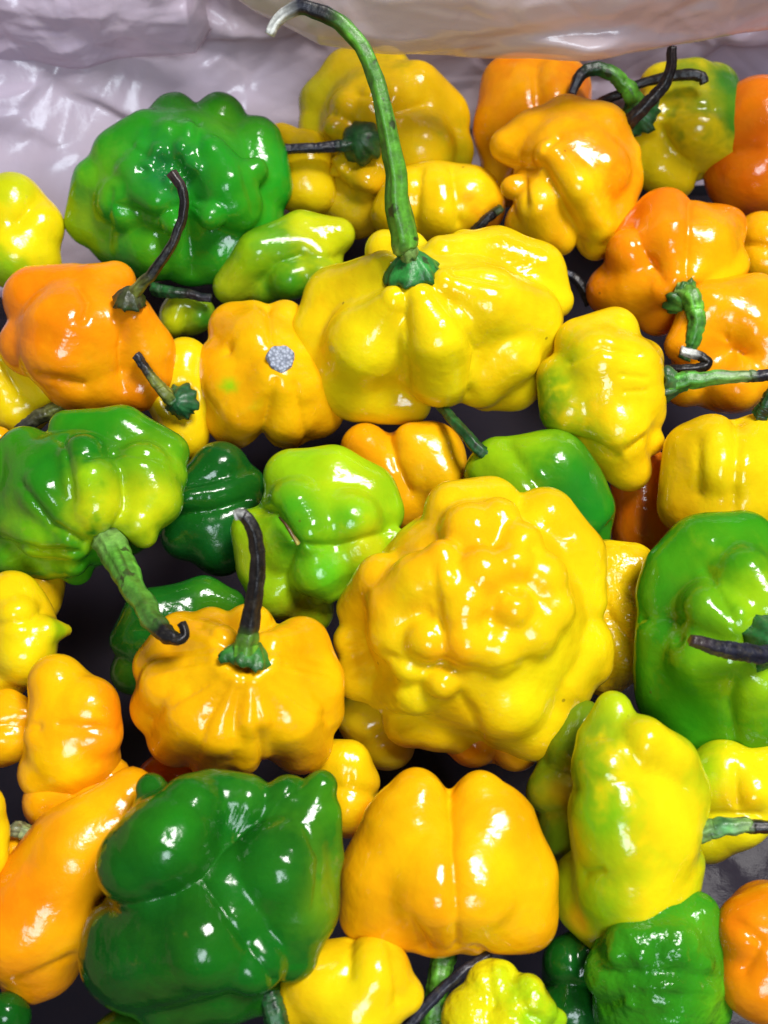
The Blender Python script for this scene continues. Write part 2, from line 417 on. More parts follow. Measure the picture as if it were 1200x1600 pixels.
def tube_mesh(P, rad, cols, seed=0, ridges=5, nseg=22, rings=56, rough=.10, cut=False):
    """a tapered, faintly ribbed stem along the points P"""
    P = np.array(P); n = len(P)
    T = np.linspace(0, n-1, rings)
    def cr(a):
        a = np.array(a, float); a = a if a.ndim > 1 else a[:, None]
        e = np.concatenate([[2*a[0]-a[1]], a, [2*a[-1]-a[-2]]])
        i = np.minimum(T.astype(int), n-2); f = (T-i)[:, None]
        p0, p1, p2, p3 = e[i], e[i+1], e[i+2], e[i+3]
        return .5*((2*p1)+(-p0+p2)*f+(2*p0-5*p1+4*p2-p3)*f*f+(-p0+3*p1-3*p2+p3)*f**3)
    c = cr(P); r = np.maximum(cr(rad)[:, 0], min(rad)*.6)
    i = np.minimum(T.astype(int), n-2); f = (T-i)[:, None]
    cl = np.array(cols)[i]*(1-f)+np.array(cols)[i+1]*f
    rs = np.random.RandomState(seed)
    c = c + np.stack([noise3(np.stack([T*1.7+seed*3.1+9*k_, T*0+seed, T*0], 1)) for k_ in range(3)], 1)*r[:, None]*.35
    tang = np.gradient(c, axis=0); tang /= np.linalg.norm(tang, axis=1)[:, None]
    u = np.cross(tang[0], [.3, .2, .9]); u /= np.linalg.norm(u)
    V, C, F = [], [], []
    ph = rs.uniform(0, 6.28)
    for j in range(rings):
        u = u-tang[j]*np.dot(u, tang[j]); u /= np.linalg.norm(u); w_ = np.cross(tang[j], u)
        th = np.arange(nseg)/nseg*2*math.pi
        rr = r[j]*(1+.09*np.cos(ridges*th+ph+j*.05)+.05*np.cos((2*ridges+1)*th+ph*2))
        q = np.stack([np.cos(th), np.sin(th), np.full(nseg, j*.35)], 1)*1.3+seed
        rr = rr*(1+rough*noise3(q)*2)
        V.append(c[j]+np.cos(th)[:, None]*u*rr[:, None]+np.sin(th)[:, None]*w_*rr[:, None])
        sk = noise3(np.stack([np.cos(th)*3.1+seed, np.sin(th)*3.1, np.full(nseg, j*.11)], 1))    # fibres running along the stem
        C.append(np.clip(cl[j][None]*(1+1.5*sk[:, None]), 0, 1))
    V = np.concatenate(V); C = np.concatenate(C)
    for j in range(rings-1):
        for q in range(nseg):
            F.append((j*nseg+q, j*nseg+(q+1) % nseg, (j+1)*nseg+(q+1) % nseg, (j+1)*nseg+q))
    e = len(V); V = np.concatenate([V, [c[0]-tang[0]*r[0]*.2, c[-1]+tang[-1]*r[-1]*(.1 if cut else .45)]]); C = np.concatenate([C, [cl[0], cl[-1]]])
    b = (rings-1)*nseg
    for q in range(nseg):
        F.append((e, (q+1) % nseg, q)); F.append((e+1, b+q, b+(q+1) % nseg))
    return V, F, C

def calyx_mesh(pos, axis, R, seed, colr, dome=False, teeth=8):
    axis = axis/np.linalg.norm(axis)
    u = np.cross(axis, [.31, .22, .85]); u /= np.linalg.norm(u); w_ = np.cross(axis, u)
    prof = [(.05, .84), (.34, .84), (.44, .72), (.60, .60), (.76, .42), (.90, .20), (1.0, .02), (1.04, -.10), (.86, -.24)]
    if dome: prof = [(.05, .95), (.38, .90), (.68, .72), (.90, .45), (1.0, .15), (1.0, -.1), (.96, -.25), (.9, -.3), (.7, -.35)]
    ns = 60; th = np.arange(ns)/ns*2*math.pi
    rs = np.random.RandomState(seed); ph = rs.uniform(0, 6.28)
    cc = np.stack([np.cos(th), np.sin(th)], 1)
    V, C = [], []
    for j, (pr, ph_) in enumerate(prof):
        k_ = j/(len(prof)-1)
        nz = noise3(np.stack([cc[:, 0]*2.2+seed, cc[:, 1]*2.2, np.full(ns, 2.+j*.15)], 1))
        jag = np.maximum(0, np.cos(teeth*th+ph+nz*7))*(1+1.2*noise3(np.stack([cc[:, 0]*1.4-seed, cc[:, 1]*1.4, np.full(ns, 7.)], 1)))
        rr = pr*(1+.06*np.cos(teeth*th+ph+nz*4)*(k_ > .2)+(k_ > .6)*(.10*jag*jag*(0 if dome else 1)+.26*nz))
        hh = ph_+(k_ > .5)*(.22*nz-.10*jag)
        V.append(pos+R*(cc[:, :1]*u*rr[:, None]+cc[:, 1:]*w_*rr[:, None]+axis*hh[:, None]))
        sh = np.array(colr)*(1.0+.25*nz[:, None])
        if k_ > .7: sh = sh*.45+np.array(SDG)*.35
        C.append(np.clip(sh, 0, 1))
    V = np.concatenate(V); C = np.concatenate(C); F = []
    for j in range(len(prof)-1):
        for q in range(ns):
            F.append((j*ns+q, (j+1)*ns+q, (j+1)*ns+(q+1) % ns, j*ns+(q+1) % ns))
    F.append(tuple(range(ns)))
    return V, F, C

STAT = []
def pep(label, c, R, h, base, lobes=(), grooves=(), spots=(), k=7, core=.82, sub=5, rot=0, lump=1.0, mat=None,
        calyx=None, stem=None, scar=None, extra=None, gw=2.0):
    b = Body(c, R, h, core-.02, rot); b.gw = gw; b.setup(list(lobes), list(grooves), k, 0)
    pat, dirs = ico(sub)
    t = b.trace_radial(dirs)
    seed = (c[0]*7.3+c[1]*3.1) % 100
    P = dirs*t[:, None]
    t = t-b.crease(P+b.C)
    P = dirs*t[:, None]
    t = t*(1+lump*(.013*noise3(P*95+seed)+.0055*noise3(P*230+seed)))
    P = dirs*t[:, None]
    # skin colour: patches of ripeness, a few of painted shade, each at its own place on the skin
    colr = np.repeat(np.array(base)[None], len(P), 0)
    wob = 1+.75*noise3(P*110+seed)+.5*noise3(P*300+seed)+.35*noise3(P*800+seed)
    for s_ in spots:
        x, y, r, cl = s_[:4]; d = s_[4] if len(s_) > 4 else b.auto(x, y, 0)
        q = b.pt(x, y, d)-b.C
        wg = np.exp(-(np.linalg.norm(P-q, axis=1)*wob/(r*b.s))**2*1.2)[:, None]
        wg = np.clip(wg*1.25, 0, 1)
        colr = colr*(1-wg)+np.array(cl)*wg
    me = pat.copy(); me.name = 'flesh'
    me.vertices.foreach_set('co', P.astype(np.float32).ravel())
    a = me.color_attributes.new('skin', 'FLOAT_COLOR', 'POINT')
    cc = np.ones((len(P), 4), np.float32); cc[:, :3] = colr; a.data.foreach_set('color', cc.ravel())
    me.polygons.foreach_set('use_smooth', np.ones(len(me.polygons), bool)); me.update()
    parts = calyx or stem or scar or extra
    STAT.append((label, b))
    if not parts:
        o = link('pepper', me, mat or SKIN, None, b.C)
        return tag(o, label, 'pepper', GROUP)
    root = bpy.data.objects.new('pepper', None); col.objects.link(root); root.location = b.C
    tag(root, label, 'pepper', GROUP)
    link('flesh', me, mat or SKIN, root)
    d0 = None
    if calyx:
        x, y, r = calyx['at']; dd = calyx.get('d'); dd = b.surf(x, y)+calyx.get('lift', 0) if dd is None else dd
        d0 = dd; p = b.pt(x, y, dd)
        if 'axis' in calyx:
            ax = calyx['axis']; ax = RGT*ax[0]-UPV*ax[1]-FWD*ax[2]
        else: ax = b.normal(p)
        if 'tilt' in calyx: tl = calyx['tilt']; ax = ax/np.linalg.norm(ax)+RGT*tl[0]-UPV*tl[1]-FWD*tl[2]
        V, F, C = calyx_mesh(p-b.C+ax/np.linalg.norm(ax)*r*b.s*.14, ax, r*b.s, int(seed), calyx.get('col', SG), calyx.get('dome', False))
        link('calyx', mesh_np('calyx', V, F, C), STEM, root)
    if stem:
        x, y = stem['p'][0][:2]
        dd = stem.get('d'); dd = (d0 if d0 is not None else b.surf(x, y)) if dd is None else dd
        V, F, C = tube_mesh([b.pt(q[0], q[1], dd+q[3])-b.C for q in stem['p']], [q[2]*b.s for q in stem['p']], [q[4] for q in stem['p']], int(seed), cut=True)
        link('stem', mesh_np('stem', V, F, C), STEM, root)
    if scar:
        x, y, r = scar
        p = b.pt(x, y, b.surf(x, y)); nn = b.normal(p)-2.5*ray(x, y)/np.linalg.norm(ray(x, y)); nn = nn/np.linalg.norm(nn)
        V, F, C = disc(p-b.C+nn*r*b.s*.35, nn, r*b.s, int(seed)); link('stem_scar', mesh_np('stem_scar', V, F, C), SCAR, root)
    if extra: extra(b, root)
    return root

def scar_mat():
    m, t, n, l, b = nodes('corky_scar')
    tc = N(t, 'ShaderNodeTexCoord'); v = N(t, 'ShaderNodeTexVoronoi', i_Scale=1500.0); l.new(tc.outputs['Object'], v.inputs['Vector'])
    cr = N(t, 'ShaderNodeValToRGB'); l.new(v.outputs['Distance'], cr.inputs[0])
    cr.color_ramp.elements[0].color = (.55, .60, .72, 1); cr.color_ramp.elements[1].color = (.16, .18, .24, 1); cr.color_ramp.elements[1].position = .9
    l.new(cr.outputs[0], b.inputs['Base Color']); b.inputs['Roughness'].default_value = .8
    bp = N(t, 'ShaderNodeBump', i_Strength=.8, i_Distance=.0005); l.new(v.outputs['Distance'], bp.inputs['Height']); l.new(bp.outputs[0], b.inputs['Normal'])
    return m
SCAR = scar_mat()
def disc(p, n, r, seed):
    u = np.cross(n, [.3, .2, .9]); u /= np.linalg.norm(u); w_ = np.cross(n, u)
    V, F = [p+n*r*.14], []; ns = 26
    for j, (q, hh) in enumerate([(.5, .20), (.86, .22), (1.0, .12), (1.06, -1.0)]):
        for i in range(ns):
            th = i/ns*2*math.pi; wv = 1+.06*math.sin(3*th+seed)+.04*math.sin(7*th)
            V.append(p+r*(q*wv*(u*math.cos(th)+w_*math.sin(th))+n*hh))
    for i in range(ns): F.append((0, 1+i, 1+(i+1) % ns))
    for j in range(3):
        for i in range(ns): F.append((1+j*ns+i, 1+(j+1)*ns+i, 1+(j+1)*ns+(i+1) % ns, 1+j*ns+(i+1) % ns))
    return np.array(V), F, None

def loose_stem(label, pts, h):
    """a stem lying between the peppers whose own pepper is out of sight"""
    r0 = ray(*pts[0][:2]); dz = (h*HPX-CAM[2])/r0[2]; s_ = dz/FPX; C0 = CAM+r0*dz
    V, F, C = tube_mesh([CAM+ray(q[0], q[1])*(dz-q[3]*s_)-C0 for q in pts], [q[2]*s_ for q in pts], [q[4] for q in pts], int(pts[0][0]), cut=True)
    o = link('snapped_stalk', mesh_np('snapped_stalk', V, F, C), STEM, None, C0)
    return tag(o, label, 'stalk')

# --- nearest, topmost peppers
pep('big knobbly yellow pepper without a stem in the middle, largest in the heap', (740, 962), (214, 220, 192), 80, YEL, [
    [(705, 795, 44), (770, 788, 46)], [(850, 812, 54), (892, 870, 54), (902, 935, 50)], (735, 832, 48), (778, 810, 36), (812, 850, 36),
    [(690, 868, 26), (655, 908, 42), (622, 945, 50)], (618, 990, 44), [(595, 905, 42), (565, 950, 40)], (548, 1002, 30), (562, 1055, 42),
    (752, 895, 42), (722, 948, 44), (728, 1000, 40), (802, 880, 30), (846, 902, 40), (862, 952, 38), (832, 988, 40), (778, 1012, 40), (800, 950, 32), (692, 905, 28),
    [(602, 1078, 36), (650, 1080, 38)], (685, 1128, 50), (728, 1150, 36), (640, 1125, 44), (690, 1066, 26),
    [(785, 1080, 76), (800, 1100, 76)], [(865, 1050, 74), (895, 1010, 60)], (838, 1120, 72), [(918, 1000, 38), (925, 1040, 34)], (640, 1035, 32), (668, 1000, 34)],
    [[(676, 885, 2), (684, 940, 4.5), (692, 1010, 3)], [(605, 1024, 3), (650, 1042, 5), (700, 1044, 3)], [(720, 1046, 1), (770, 1050, 2), (830, 1030, 1)],
     [(716, 1075, 1.5), (738, 1115, 5), (752, 1160, 3)], (806, 920, 9), (758, 968, 7), (690, 1042, 8), [(695, 832, 1.5), (665, 852, 3), (635, 872, 1.5)], (835, 855, 7), (768, 852, 7)],
    [(800, 900, 60, (.9, .47, .004)), (660, 850, 60, (.9, .46, .004)), (580, 930, 50, (.9, .46, .004)), (700, 1030, 40, (.9, .46, .004)), (850, 1090, 90, LEM), (640, 1110, 60, LEM), (575, 1070, 12, LIM)], sub=6, k=5.5, lump=1.6, core=.84)

pep('large yellow pepper with the tallest stem, green and hooked over at its white tip', (676, 505), (214, 148, 165), 62, LEM, [
    [(600, 425, 34), (530, 470, 56), (506, 525, 52), (515, 570, 46)], [(615, 470, 24), (572, 535, 62), (550, 580, 72), (565, 600, 62)],
    [(655, 465, 24), (680, 525, 54), (690, 575, 62)], [(600, 625, 40), (640, 630, 36)],
    [(695, 445, 26), (755, 475, 58), (820, 500, 60)], [(690, 395, 28), (775, 402, 48), (838, 425, 46), (868, 470, 30)],
    [(800, 555, 46), (750, 590, 48)], [(850, 545, 44), (800, 598, 44), (760, 610, 34)], (640, 390, 30), (602, 392, 34), (725, 385, 28)],
    [[(632, 465, 3), (634, 520, 4), (636, 600, 4)], [(700, 470, 3), (745, 550, 5), (735, 620, 5)], [(710, 425, 3), (790, 440, 4)], (648, 436, 14)],
    [(820, 420, 90, YEL), (790, 590, 70, YEL), (630, 640, 40, YEL), (500, 480, 40, YEL)], sub=6, k=4.5, lump=.8,
    calyx=dict(at=(646, 432, 39), tilt=(-.05, -.75, -.1), col=(.03, .24, .04)),
    stem=dict(p=[(642, 408, 11, 24, SPG), (636, 390, 15, 36, SPG), (631, 372, 18, 44, SG), (620, 280, 15, 70, SG), (606, 200, 12, 95, SG), (585, 115, 11, 110, SG), (552, 55, 11, 120, SG), (512, 24, 11, 122, SBK), (468, 12, 10, 122, SNV), (436, 28, 8, 118, SWH), (421, 54, 7, 112, SWH)]))

pep('ribbed amber pepper like a small pumpkin with an upright black hooked stem', (371, 1088), (168, 146, 135), 75, AMB, [
    [(345, 1005, 30), (285, 1000, 44), (250, 1040, 44)], [(340, 1035, 22), (268, 1070, 48), (248, 1105, 46)], [(352, 1052, 20), (308, 1108, 52), (278, 1150, 50)],
    [(368, 1062, 18), (345, 1130, 50), (345, 1182, 50)], [(396, 1064, 14), (398, 1120, 28), (392, 1180, 34)], [(412, 1056, 18), (450, 1115, 52), (468, 1158, 54)],
    [(425, 1040, 20), (490, 1075, 46), (494, 1110, 46)], [(422, 1010, 28), (470, 1010, 46), (502, 1055, 36)], (390, 985, 44), (330, 985, 38)],
    [[(416, 1230, 14), (414, 1195, 7), (404, 1120, 3.5), (396, 1075, 1.5)], [(372, 1078, 1.5), (366, 1120, 2.5), (362, 1180, 1)], [(352, 1052, 2), (300, 1080, 3.5), (235, 1122, 2)], [(345, 1030, 2), (290, 1035, 3.5), (225, 1052, 2)], [(358, 1066, 2), (322, 1130, 3), (308, 1185, 1)], [(420, 1062, 2), (475, 1100, 3), (515, 1125, 1)], [(424, 1035, 2), (470, 1040, 3), (520, 1056, 1)], [(350, 1010, 2), (310, 975, 3)], [(410, 1010, 2), (428, 965, 3)], (384, 1036, 10)],
    [(350, 1100, 120, (.92, .48, .003))], sub=6, k=4, lump=.7,
    calyx=dict(at=(383, 1038, 38), lift=16, tilt=(.0, -.6, .0), col=(.035, .20, .025)),
    stem=dict(p=[(382, 1026, 17, 14, SG), (385, 1002, 17, 18, (.10, .24, .02)), (390, 972, 14, 28, SBK), (398, 930, 12, 45, SBK), (403, 875, 11, 62, SBK), (396, 828, 10, 76, SBK), (380, 804, 9, 80, SBK), (366, 806, 6, 80, SWH)]))

pep('amber bell-shaped pepper with a deep cleft, its ribbed green stem pointing down', (700, 1352), (165, 148, 140), 62, AMB, [
    [(655, 1240, 46), (640, 1290, 70), (612, 1370, 80), (608, 1410, 78)], [(746, 1242, 44), (768, 1290, 68), (790, 1370, 80), (796, 1410, 76)], [(680, 1390, 70), (682, 1440, 56)], [(742, 1390, 66), (752, 1435, 60)], (575, 1430, 44), (825, 1440, 46)],
    [[(701, 1190, 12), (703, 1240, 10), (706, 1300, 9), (710, 1345, 5), (712, 1480, 3)], [(645, 1440, 3), (664, 1485, 6)], [(745, 1480, 3), (765, 1500, 6)]],
    [(706, 1270, 40, ORA), (650, 1470, 80, (.90, .36, .003)), (830, 1450, 70, (.9, .38, .003)), (620, 1290, 80, (.92, .50, .003)), (790, 1330, 70, (.92, .50, .003))], sub=6, k=8, lump=.6,
    stem=dict(d=-25, p=[(700, 1470, 18, 0, SDG), (693, 1495, 18, 18, SG), (686, 1530, 18, 30, SG), (679, 1580, 18, 40, SG), (675, 1630, 19, 45, SDG)]))

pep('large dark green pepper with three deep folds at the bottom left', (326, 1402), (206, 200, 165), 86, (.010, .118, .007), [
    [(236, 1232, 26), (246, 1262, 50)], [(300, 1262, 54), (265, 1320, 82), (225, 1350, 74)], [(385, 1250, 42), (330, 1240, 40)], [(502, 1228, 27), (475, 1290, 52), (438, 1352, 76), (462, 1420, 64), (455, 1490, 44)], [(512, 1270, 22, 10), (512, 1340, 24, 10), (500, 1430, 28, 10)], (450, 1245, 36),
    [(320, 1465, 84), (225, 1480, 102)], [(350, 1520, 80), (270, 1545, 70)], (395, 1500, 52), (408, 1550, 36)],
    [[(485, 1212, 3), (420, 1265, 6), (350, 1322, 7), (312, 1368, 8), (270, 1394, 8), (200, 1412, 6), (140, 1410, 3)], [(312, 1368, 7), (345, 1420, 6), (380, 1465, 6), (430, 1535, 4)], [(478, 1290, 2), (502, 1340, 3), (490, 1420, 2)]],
    [(515, 1400, 60, (.14, .26, .006)), (520, 1260, 50, (.05, .24, .006)), (420, 1400, 90, (.014, .155, .009)), (150, 1490, 140, (.005, .065, .007)), (220, 1405, 50, DGR), (400, 1230, 40, (.04, .21, .01)), (280, 1270, 60, (.016, .18, .007))], sub=7, k=5, lump=1.2, core=.73, gw=2.4,  # dark spots at the lower left and along the left fold are painted shade
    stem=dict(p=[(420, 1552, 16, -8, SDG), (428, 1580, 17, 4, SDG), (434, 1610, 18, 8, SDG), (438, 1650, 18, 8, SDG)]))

pep('large bright green knobbly pepper against the plastic, without a visible stem', (280, 296), (182, 154, 130), 38, (.022, .27, .012), [
    (272, 182, 38), (345, 186, 42), [(225, 205, 30), (180, 240, 36)], [(400, 225, 46), (415, 290, 46)], [(390, 350, 56), (345, 390, 56)], (300, 400, 50), [(240, 385, 54), (185, 365, 54)], [(138, 345, 40), (150, 285, 38)], (195, 320, 44),
    [(230, 300, 36), (250, 320, 36)], [(325, 245, 34), (352, 290, 44), (370, 320, 40)], (300, 215, 26), (205, 268, 22), (262, 212, 24), (248, 238, 15), (286, 232, 14), (268, 284, 14), (232, 256, 13), (304, 256, 14), (216, 236, 14), (180, 300, 18), (330, 340, 22), (270, 350, 20), (400, 265, 20)],
    [[(292, 300, 5), (296, 350, 7), (300, 430, 5)], [(290, 318, 5), (240, 345, 6), (180, 325, 5)], (250, 250, 12), (222, 268, 9), (285, 262, 11), [(168, 300, 4), (162, 380, 5)], [(310, 185, 4), (316, 240, 6)], [(300, 240, 4), (290, 300, 5)], [(380, 260, 3), (400, 330, 4)], [(200, 225, 4), (235, 250, 5)]],
    [(115, 350, 60, (.22, .44, .006)), (150, 280, 40, (.10, .36, .01)), (250, 400, 60, (.06, .33, .008)), (260, 258, 46, (.012, .17, .04)), (340, 170, 40, (.06, .32, .01)), (420, 320, 50, (.05, .32, .01))], sub=6, k=5, lump=2.1, gw=2.6)  # the middle spot is a darker, bluer green

pep('orange pepper at the left edge with a thin curved black stem', (138, 528), (138, 120, 110), 72, ORA, [
    [(58, 468, 54), (115, 460, 50)], [(150, 450, 40), (180, 440, 34)], [(208, 492, 32), (232, 545, 40), (238, 585, 38)], [(110, 520, 72), (100, 550, 66)], (48, 540, 50), [(175, 600, 48), (215, 612, 34)], (118, 590, 54), (140, 622, 30)],
    [[(196, 492, 3), (190, 545, 5), (196, 610, 5)], [(122, 448, 3), (138, 470, 4), (130, 500, 3)], [(128, 605, 5), (60, 590, 4)], (200, 474, 10)],
    [(230, 560, 60, (.88, .31, .003)), (140, 620, 60, (.9, .33, .003)), (128, 455, 10, (.5, .12, .004)), (168, 610, 8, (.45, .14, .004))], k=5, sub=6, lump=.8,
    calyx=dict(at=(202, 472, 24), col=(.05, .06, .02), tilt=(.25, -.6, .1)),
    stem=dict(p=[(203, 468, 10, 4, SOL), (218, 448, 9, 18, SOL), (240, 424, 8, 30, SBK), (268, 382, 7, 46, SBK), (286, 335, 7, 58, SBK), (285, 298, 7, 64, SBK), (268, 270, 8, 66, (.05, .03, .03))]))

pep('green pepper ripening to yellow on its right, with a curled thick green stem pointing down', (138, 776), (166, 138, 130), 52, GRN, [
    [(105, 668, 30), (190, 674, 40), (262, 708, 36)], [(130, 715, 38), (140, 750, 44), (152, 790, 48)], [(222, 735, 46), (238, 780, 46), (215, 815, 30)], [(40, 710, 46), (75, 770, 40), (115, 825, 32)],
    [(10, 790, 50), (60, 832, 38), (115, 852, 26)], [(20, 868, 36), (70, 878, 28), (115, 880, 22)], (120, 890, 26), (225, 836, 22), (0, 740, 50), (255, 745, 40)],
    [[(95, 685, 4), (108, 730, 6), (112, 780, 5)], [(30, 755, 4), (80, 822, 6), (130, 852, 6)], [(190, 755, 3), (198, 800, 5), (178, 830, 5)], [(135, 712, 4), (200, 704, 5), (250, 715, 3)], (178, 850, 12), [(10, 850, 4), (60, 866, 5), (120, 866, 5)]],
    [(160, 790, 60, LYE), (235, 780, 66, LYE), (130, 740, 40, LIM), (240, 700, 60, (.16, .40, .006)), (40, 860, 60, LIM), (30, 830, 40, (.14, .38, .006)), (60, 740, 60, (.02, .20, .008)), (150, 680, 50, (.018, .19, .008))], sub=6, k=4.5,
    calyx=dict(at=(176, 846, 25), axis=(.35, .75, .45), col=(.03, .12, .04)),
    stem=dict(p=[(170, 842, 23, 10, SPG), (188, 878, 20, 55, (.085, .29, .03)), (212, 925, 16, 125, (.085, .29, .03)), (238, 968, 14, 200, (.07, .24, .03)), (256, 988, 12, 228, SBK), (276, 999, 8, 240, SBK), (289, 992, 6, 240, SBK), (284, 974, 6, 234, SBK)]))

pep('long lime and yellow waisted pepper on the right, its stem pointing right', (985, 1285), (120, 200, 110), 72, (.46, .56, .006), [
    [(958, 1108, 32), (945, 1155, 46)], [(1005, 1160, 44), (1048, 1190, 40), (1060, 1230, 50)], (945, 1200, 54), [(960, 1265, 72), (1040, 1265, 66)], [(975, 1310, 72), (1030, 1310, 60)], [(975, 1385, 76), (1035, 1385, 60)], [(970, 1425, 60), (1012, 1420, 54)], (1062, 1345, 40),
    [(905, 1370, 42, -40), (915, 1410, 46, -40), (945, 1440, 44, -20), (1000, 1455, 28, -10)]],
    [[(912, 1370, 5), (940, 1362, 3)], (1096, 1312, 12, 10), [(975, 1150, 4), (1000, 1185, 5), (1070, 1225, 4)], [(905, 1228, 5, 40), (895, 1230, 6, 0)], [(920, 1150, 2), (962, 1148, 2)], [(930, 1218, 1.5), (1000, 1222, 1.5)]],
    [(930, 1265, 76, (.20, .46, .006)), (930, 1200, 60, (.20, .42, .006)), (930, 1130, 40, (.20, .36, .01)), (935, 1410, 70, (.22, .48, .006)), (1060, 1280, 70, LEM), (1040, 1180, 60, LEM), (1040, 1400, 80, LEM), (910, 1440, 30, YEL)], sub=6, k=9, lump=.7,
    stem=dict(d=30, p=[(1082, 1308, 12, -4, SDG), (1100, 1300, 14, 4, SPG), (1130, 1292, 14, 10, (.10, .30, .10)), (1165, 1290, 11, 14, SPG), (1178, 1292, 10, 15, SBK), (1230, 1292, 8, 18, SBK)]))

pep('green pepper cut by the right edge with lime lobes round a dark open calyx', (1152, 1002), (165, 202, 140), 56, (.045, .28, .006), [
    [(1050, 890, 46), (1095, 858, 52), (1160, 850, 56)], (1034, 930, 42), [(1032, 985, 42), (1036, 1040, 48)], [(1045, 1090, 54), (1095, 1145, 54)], [(1150, 1145, 60), (1210, 1150, 56)], (1250, 880, 50),
    [(1105, 950, 40), (1140, 968, 34)], [(1165, 895, 40), (1198, 940, 40)], [(1090, 1030, 44), (1135, 1030, 38)], [(1185, 1060, 48), (1190, 1110, 50)], (1250, 1060, 50), (1245, 950, 40), (1280, 1000, 40)],
    [[(1158, 985, 2), (1128, 935, 5), (1098, 885, 3)], [(1150, 1045, 2), (1138, 1100, 6), (1150, 1165, 4)], [(1070, 965, 2), (1030, 962, 5), (1000, 962, 6)], (1196, 1000, 18), (1060, 1000, 8)],
    [(1180, 950, 70, LIM), (1180, 1060, 60, LIM), (1110, 1040, 60, (.16, .40, .006)), (1110, 960, 50, (.15, .38, .006)), (1030, 960, 60, (.02, .20, .008)), (1050, 1130, 60, (.05, .29, .006))], sub=6, k=12, core=.88, lump=.8,
    calyx=dict(at=(1200, 1003, 40), col=(.02, .13, .03), tilt=(-.1, 0, .3)),
    stem=dict(p=[(1210, 1012, 13, 22, SDG), (1195, 1022, 13, 44, SNV), (1155, 1018, 13, 66, SNV), (1115, 1010, 11, 84, SNV), (1080, 1000, 8, 96, (.05, .03, .03))]))

pep('yellow pepper with a green left flank and a green stem pointing right', (937, 620), (106, 142, 100), 46, YEL, [
    [(905, 535, 40), (960, 518, 40)], [(935, 565, 56), (975, 585, 60), (990, 620, 50)], (1005, 645, 36), [(960, 670, 58), (975, 725, 36), (985, 735, 34)], [(872, 590, 36), (885, 640, 44)], (1008, 560, 30), (1018, 690, 22)],
    [[(890, 565, 3), (940, 540, 4), (1000, 555, 3)], [(880, 690, 6), (930, 700, 6), (960, 715, 4)], [(1005, 690, 4), (985, 705, 4)], [(1010, 590, 1.5), (970, 585, 1.5)], [(1010, 610, 1.5), (975, 612, 1.5)]],
    [(862, 600, 50, (.10, .30, .006)), (840, 640, 50, (.10, .24, .006)), (900, 695, 40, (.30, .40, .006)), (880, 556, 36, (.35, .50, .006)), (960, 570, 60, LEM)], k=5, sub=6, lump=.8,
    calyx=dict(at=(1040, 600, 26), d=20, axis=(.95, .05, .25), col=(.05, .14, .04)),
    stem=dict(d=20, p=[(1042, 600, 17, 2, SG), (1062, 597, 15, 8, (.07, .30, .03)), (1100, 591, 12, 14, (.07, .28, .03)), (1160, 588, 9, 18, SPG), (1185, 588, 9, 20, SNV), (1230, 588, 8, 22, SNV)]))

pep('yellow and orange crumpled pepper with a hollow fold, below the upper right plastic', (887, 280), (114, 126, 105), 62, AMB, [
    [(792, 228, 30), (830, 208, 34), (885, 188, 38), (935, 210, 48), (958, 275, 44), (952, 345, 40), (930, 380, 30)], [(858, 248, 30), (895, 295, 34), (930, 350, 34)],
    [(845, 320, 40), (860, 350, 44)], (800, 292, 20), [(825, 350, 38), (880, 375, 26)], (982, 290, 20), (978, 240, 24), (935, 270, 50)],
    [[(795, 258, 7), (840, 258, 8), (866, 296, 9), (888, 340, 8), (908, 395, 6)], [(818, 275, 4), (820, 320, 5)], [(872, 215, 3), (850, 232, 4)]],
    [(950, 230, 80, ORA), (975, 320, 50, ORA), (900, 300, 50, YEL), (940, 380, 50, YEL), (840, 340, 70, (.86, .50, .004)), (800, 240, 40, AMB)], k=5, sub=6,
    stem=dict(d=-10, p=[(965, 205, 10, 0, SBK), (985, 188, 11, 30, SBK), (1012, 162, 10, 44, SBK), (1036, 135, 9, 50, SBK), (1048, 108, 8, 54, SBK), (1050, 74, 7, 54, SBK)]))

pep('amber pepper with a round grey stem scar facing up', (421, 590), (122, 120, 112), 0, (.90, .44, .003), [
    [(425, 590, 34), (385, 640, 42), (370, 664, 42)], [(442, 600, 34), (448, 650, 42), (445, 668, 40)], [(470, 600, 40), (492, 638, 50)], [(360, 600, 46), (345, 570, 42)], [(400, 540, 40), (365, 512, 42)], [(405, 510, 28), (398, 494, 26)], (445, 500, 34), (345, 640, 40), (490, 560, 48)],
    [[(404, 716, 12), (410, 680, 6), (430, 595, 2.5)], [(478, 690, 3), (462, 600, 2.5)], (356, 545, 7), [(418, 478, 5), (424, 530, 3)]],
    [(420, 560, 60, (.92, .50, .003)), (356, 600, 14, LIM), (402, 636, 12, LIM)], k=7, sub=6, lump=.6, scar=(438, 562, 20))

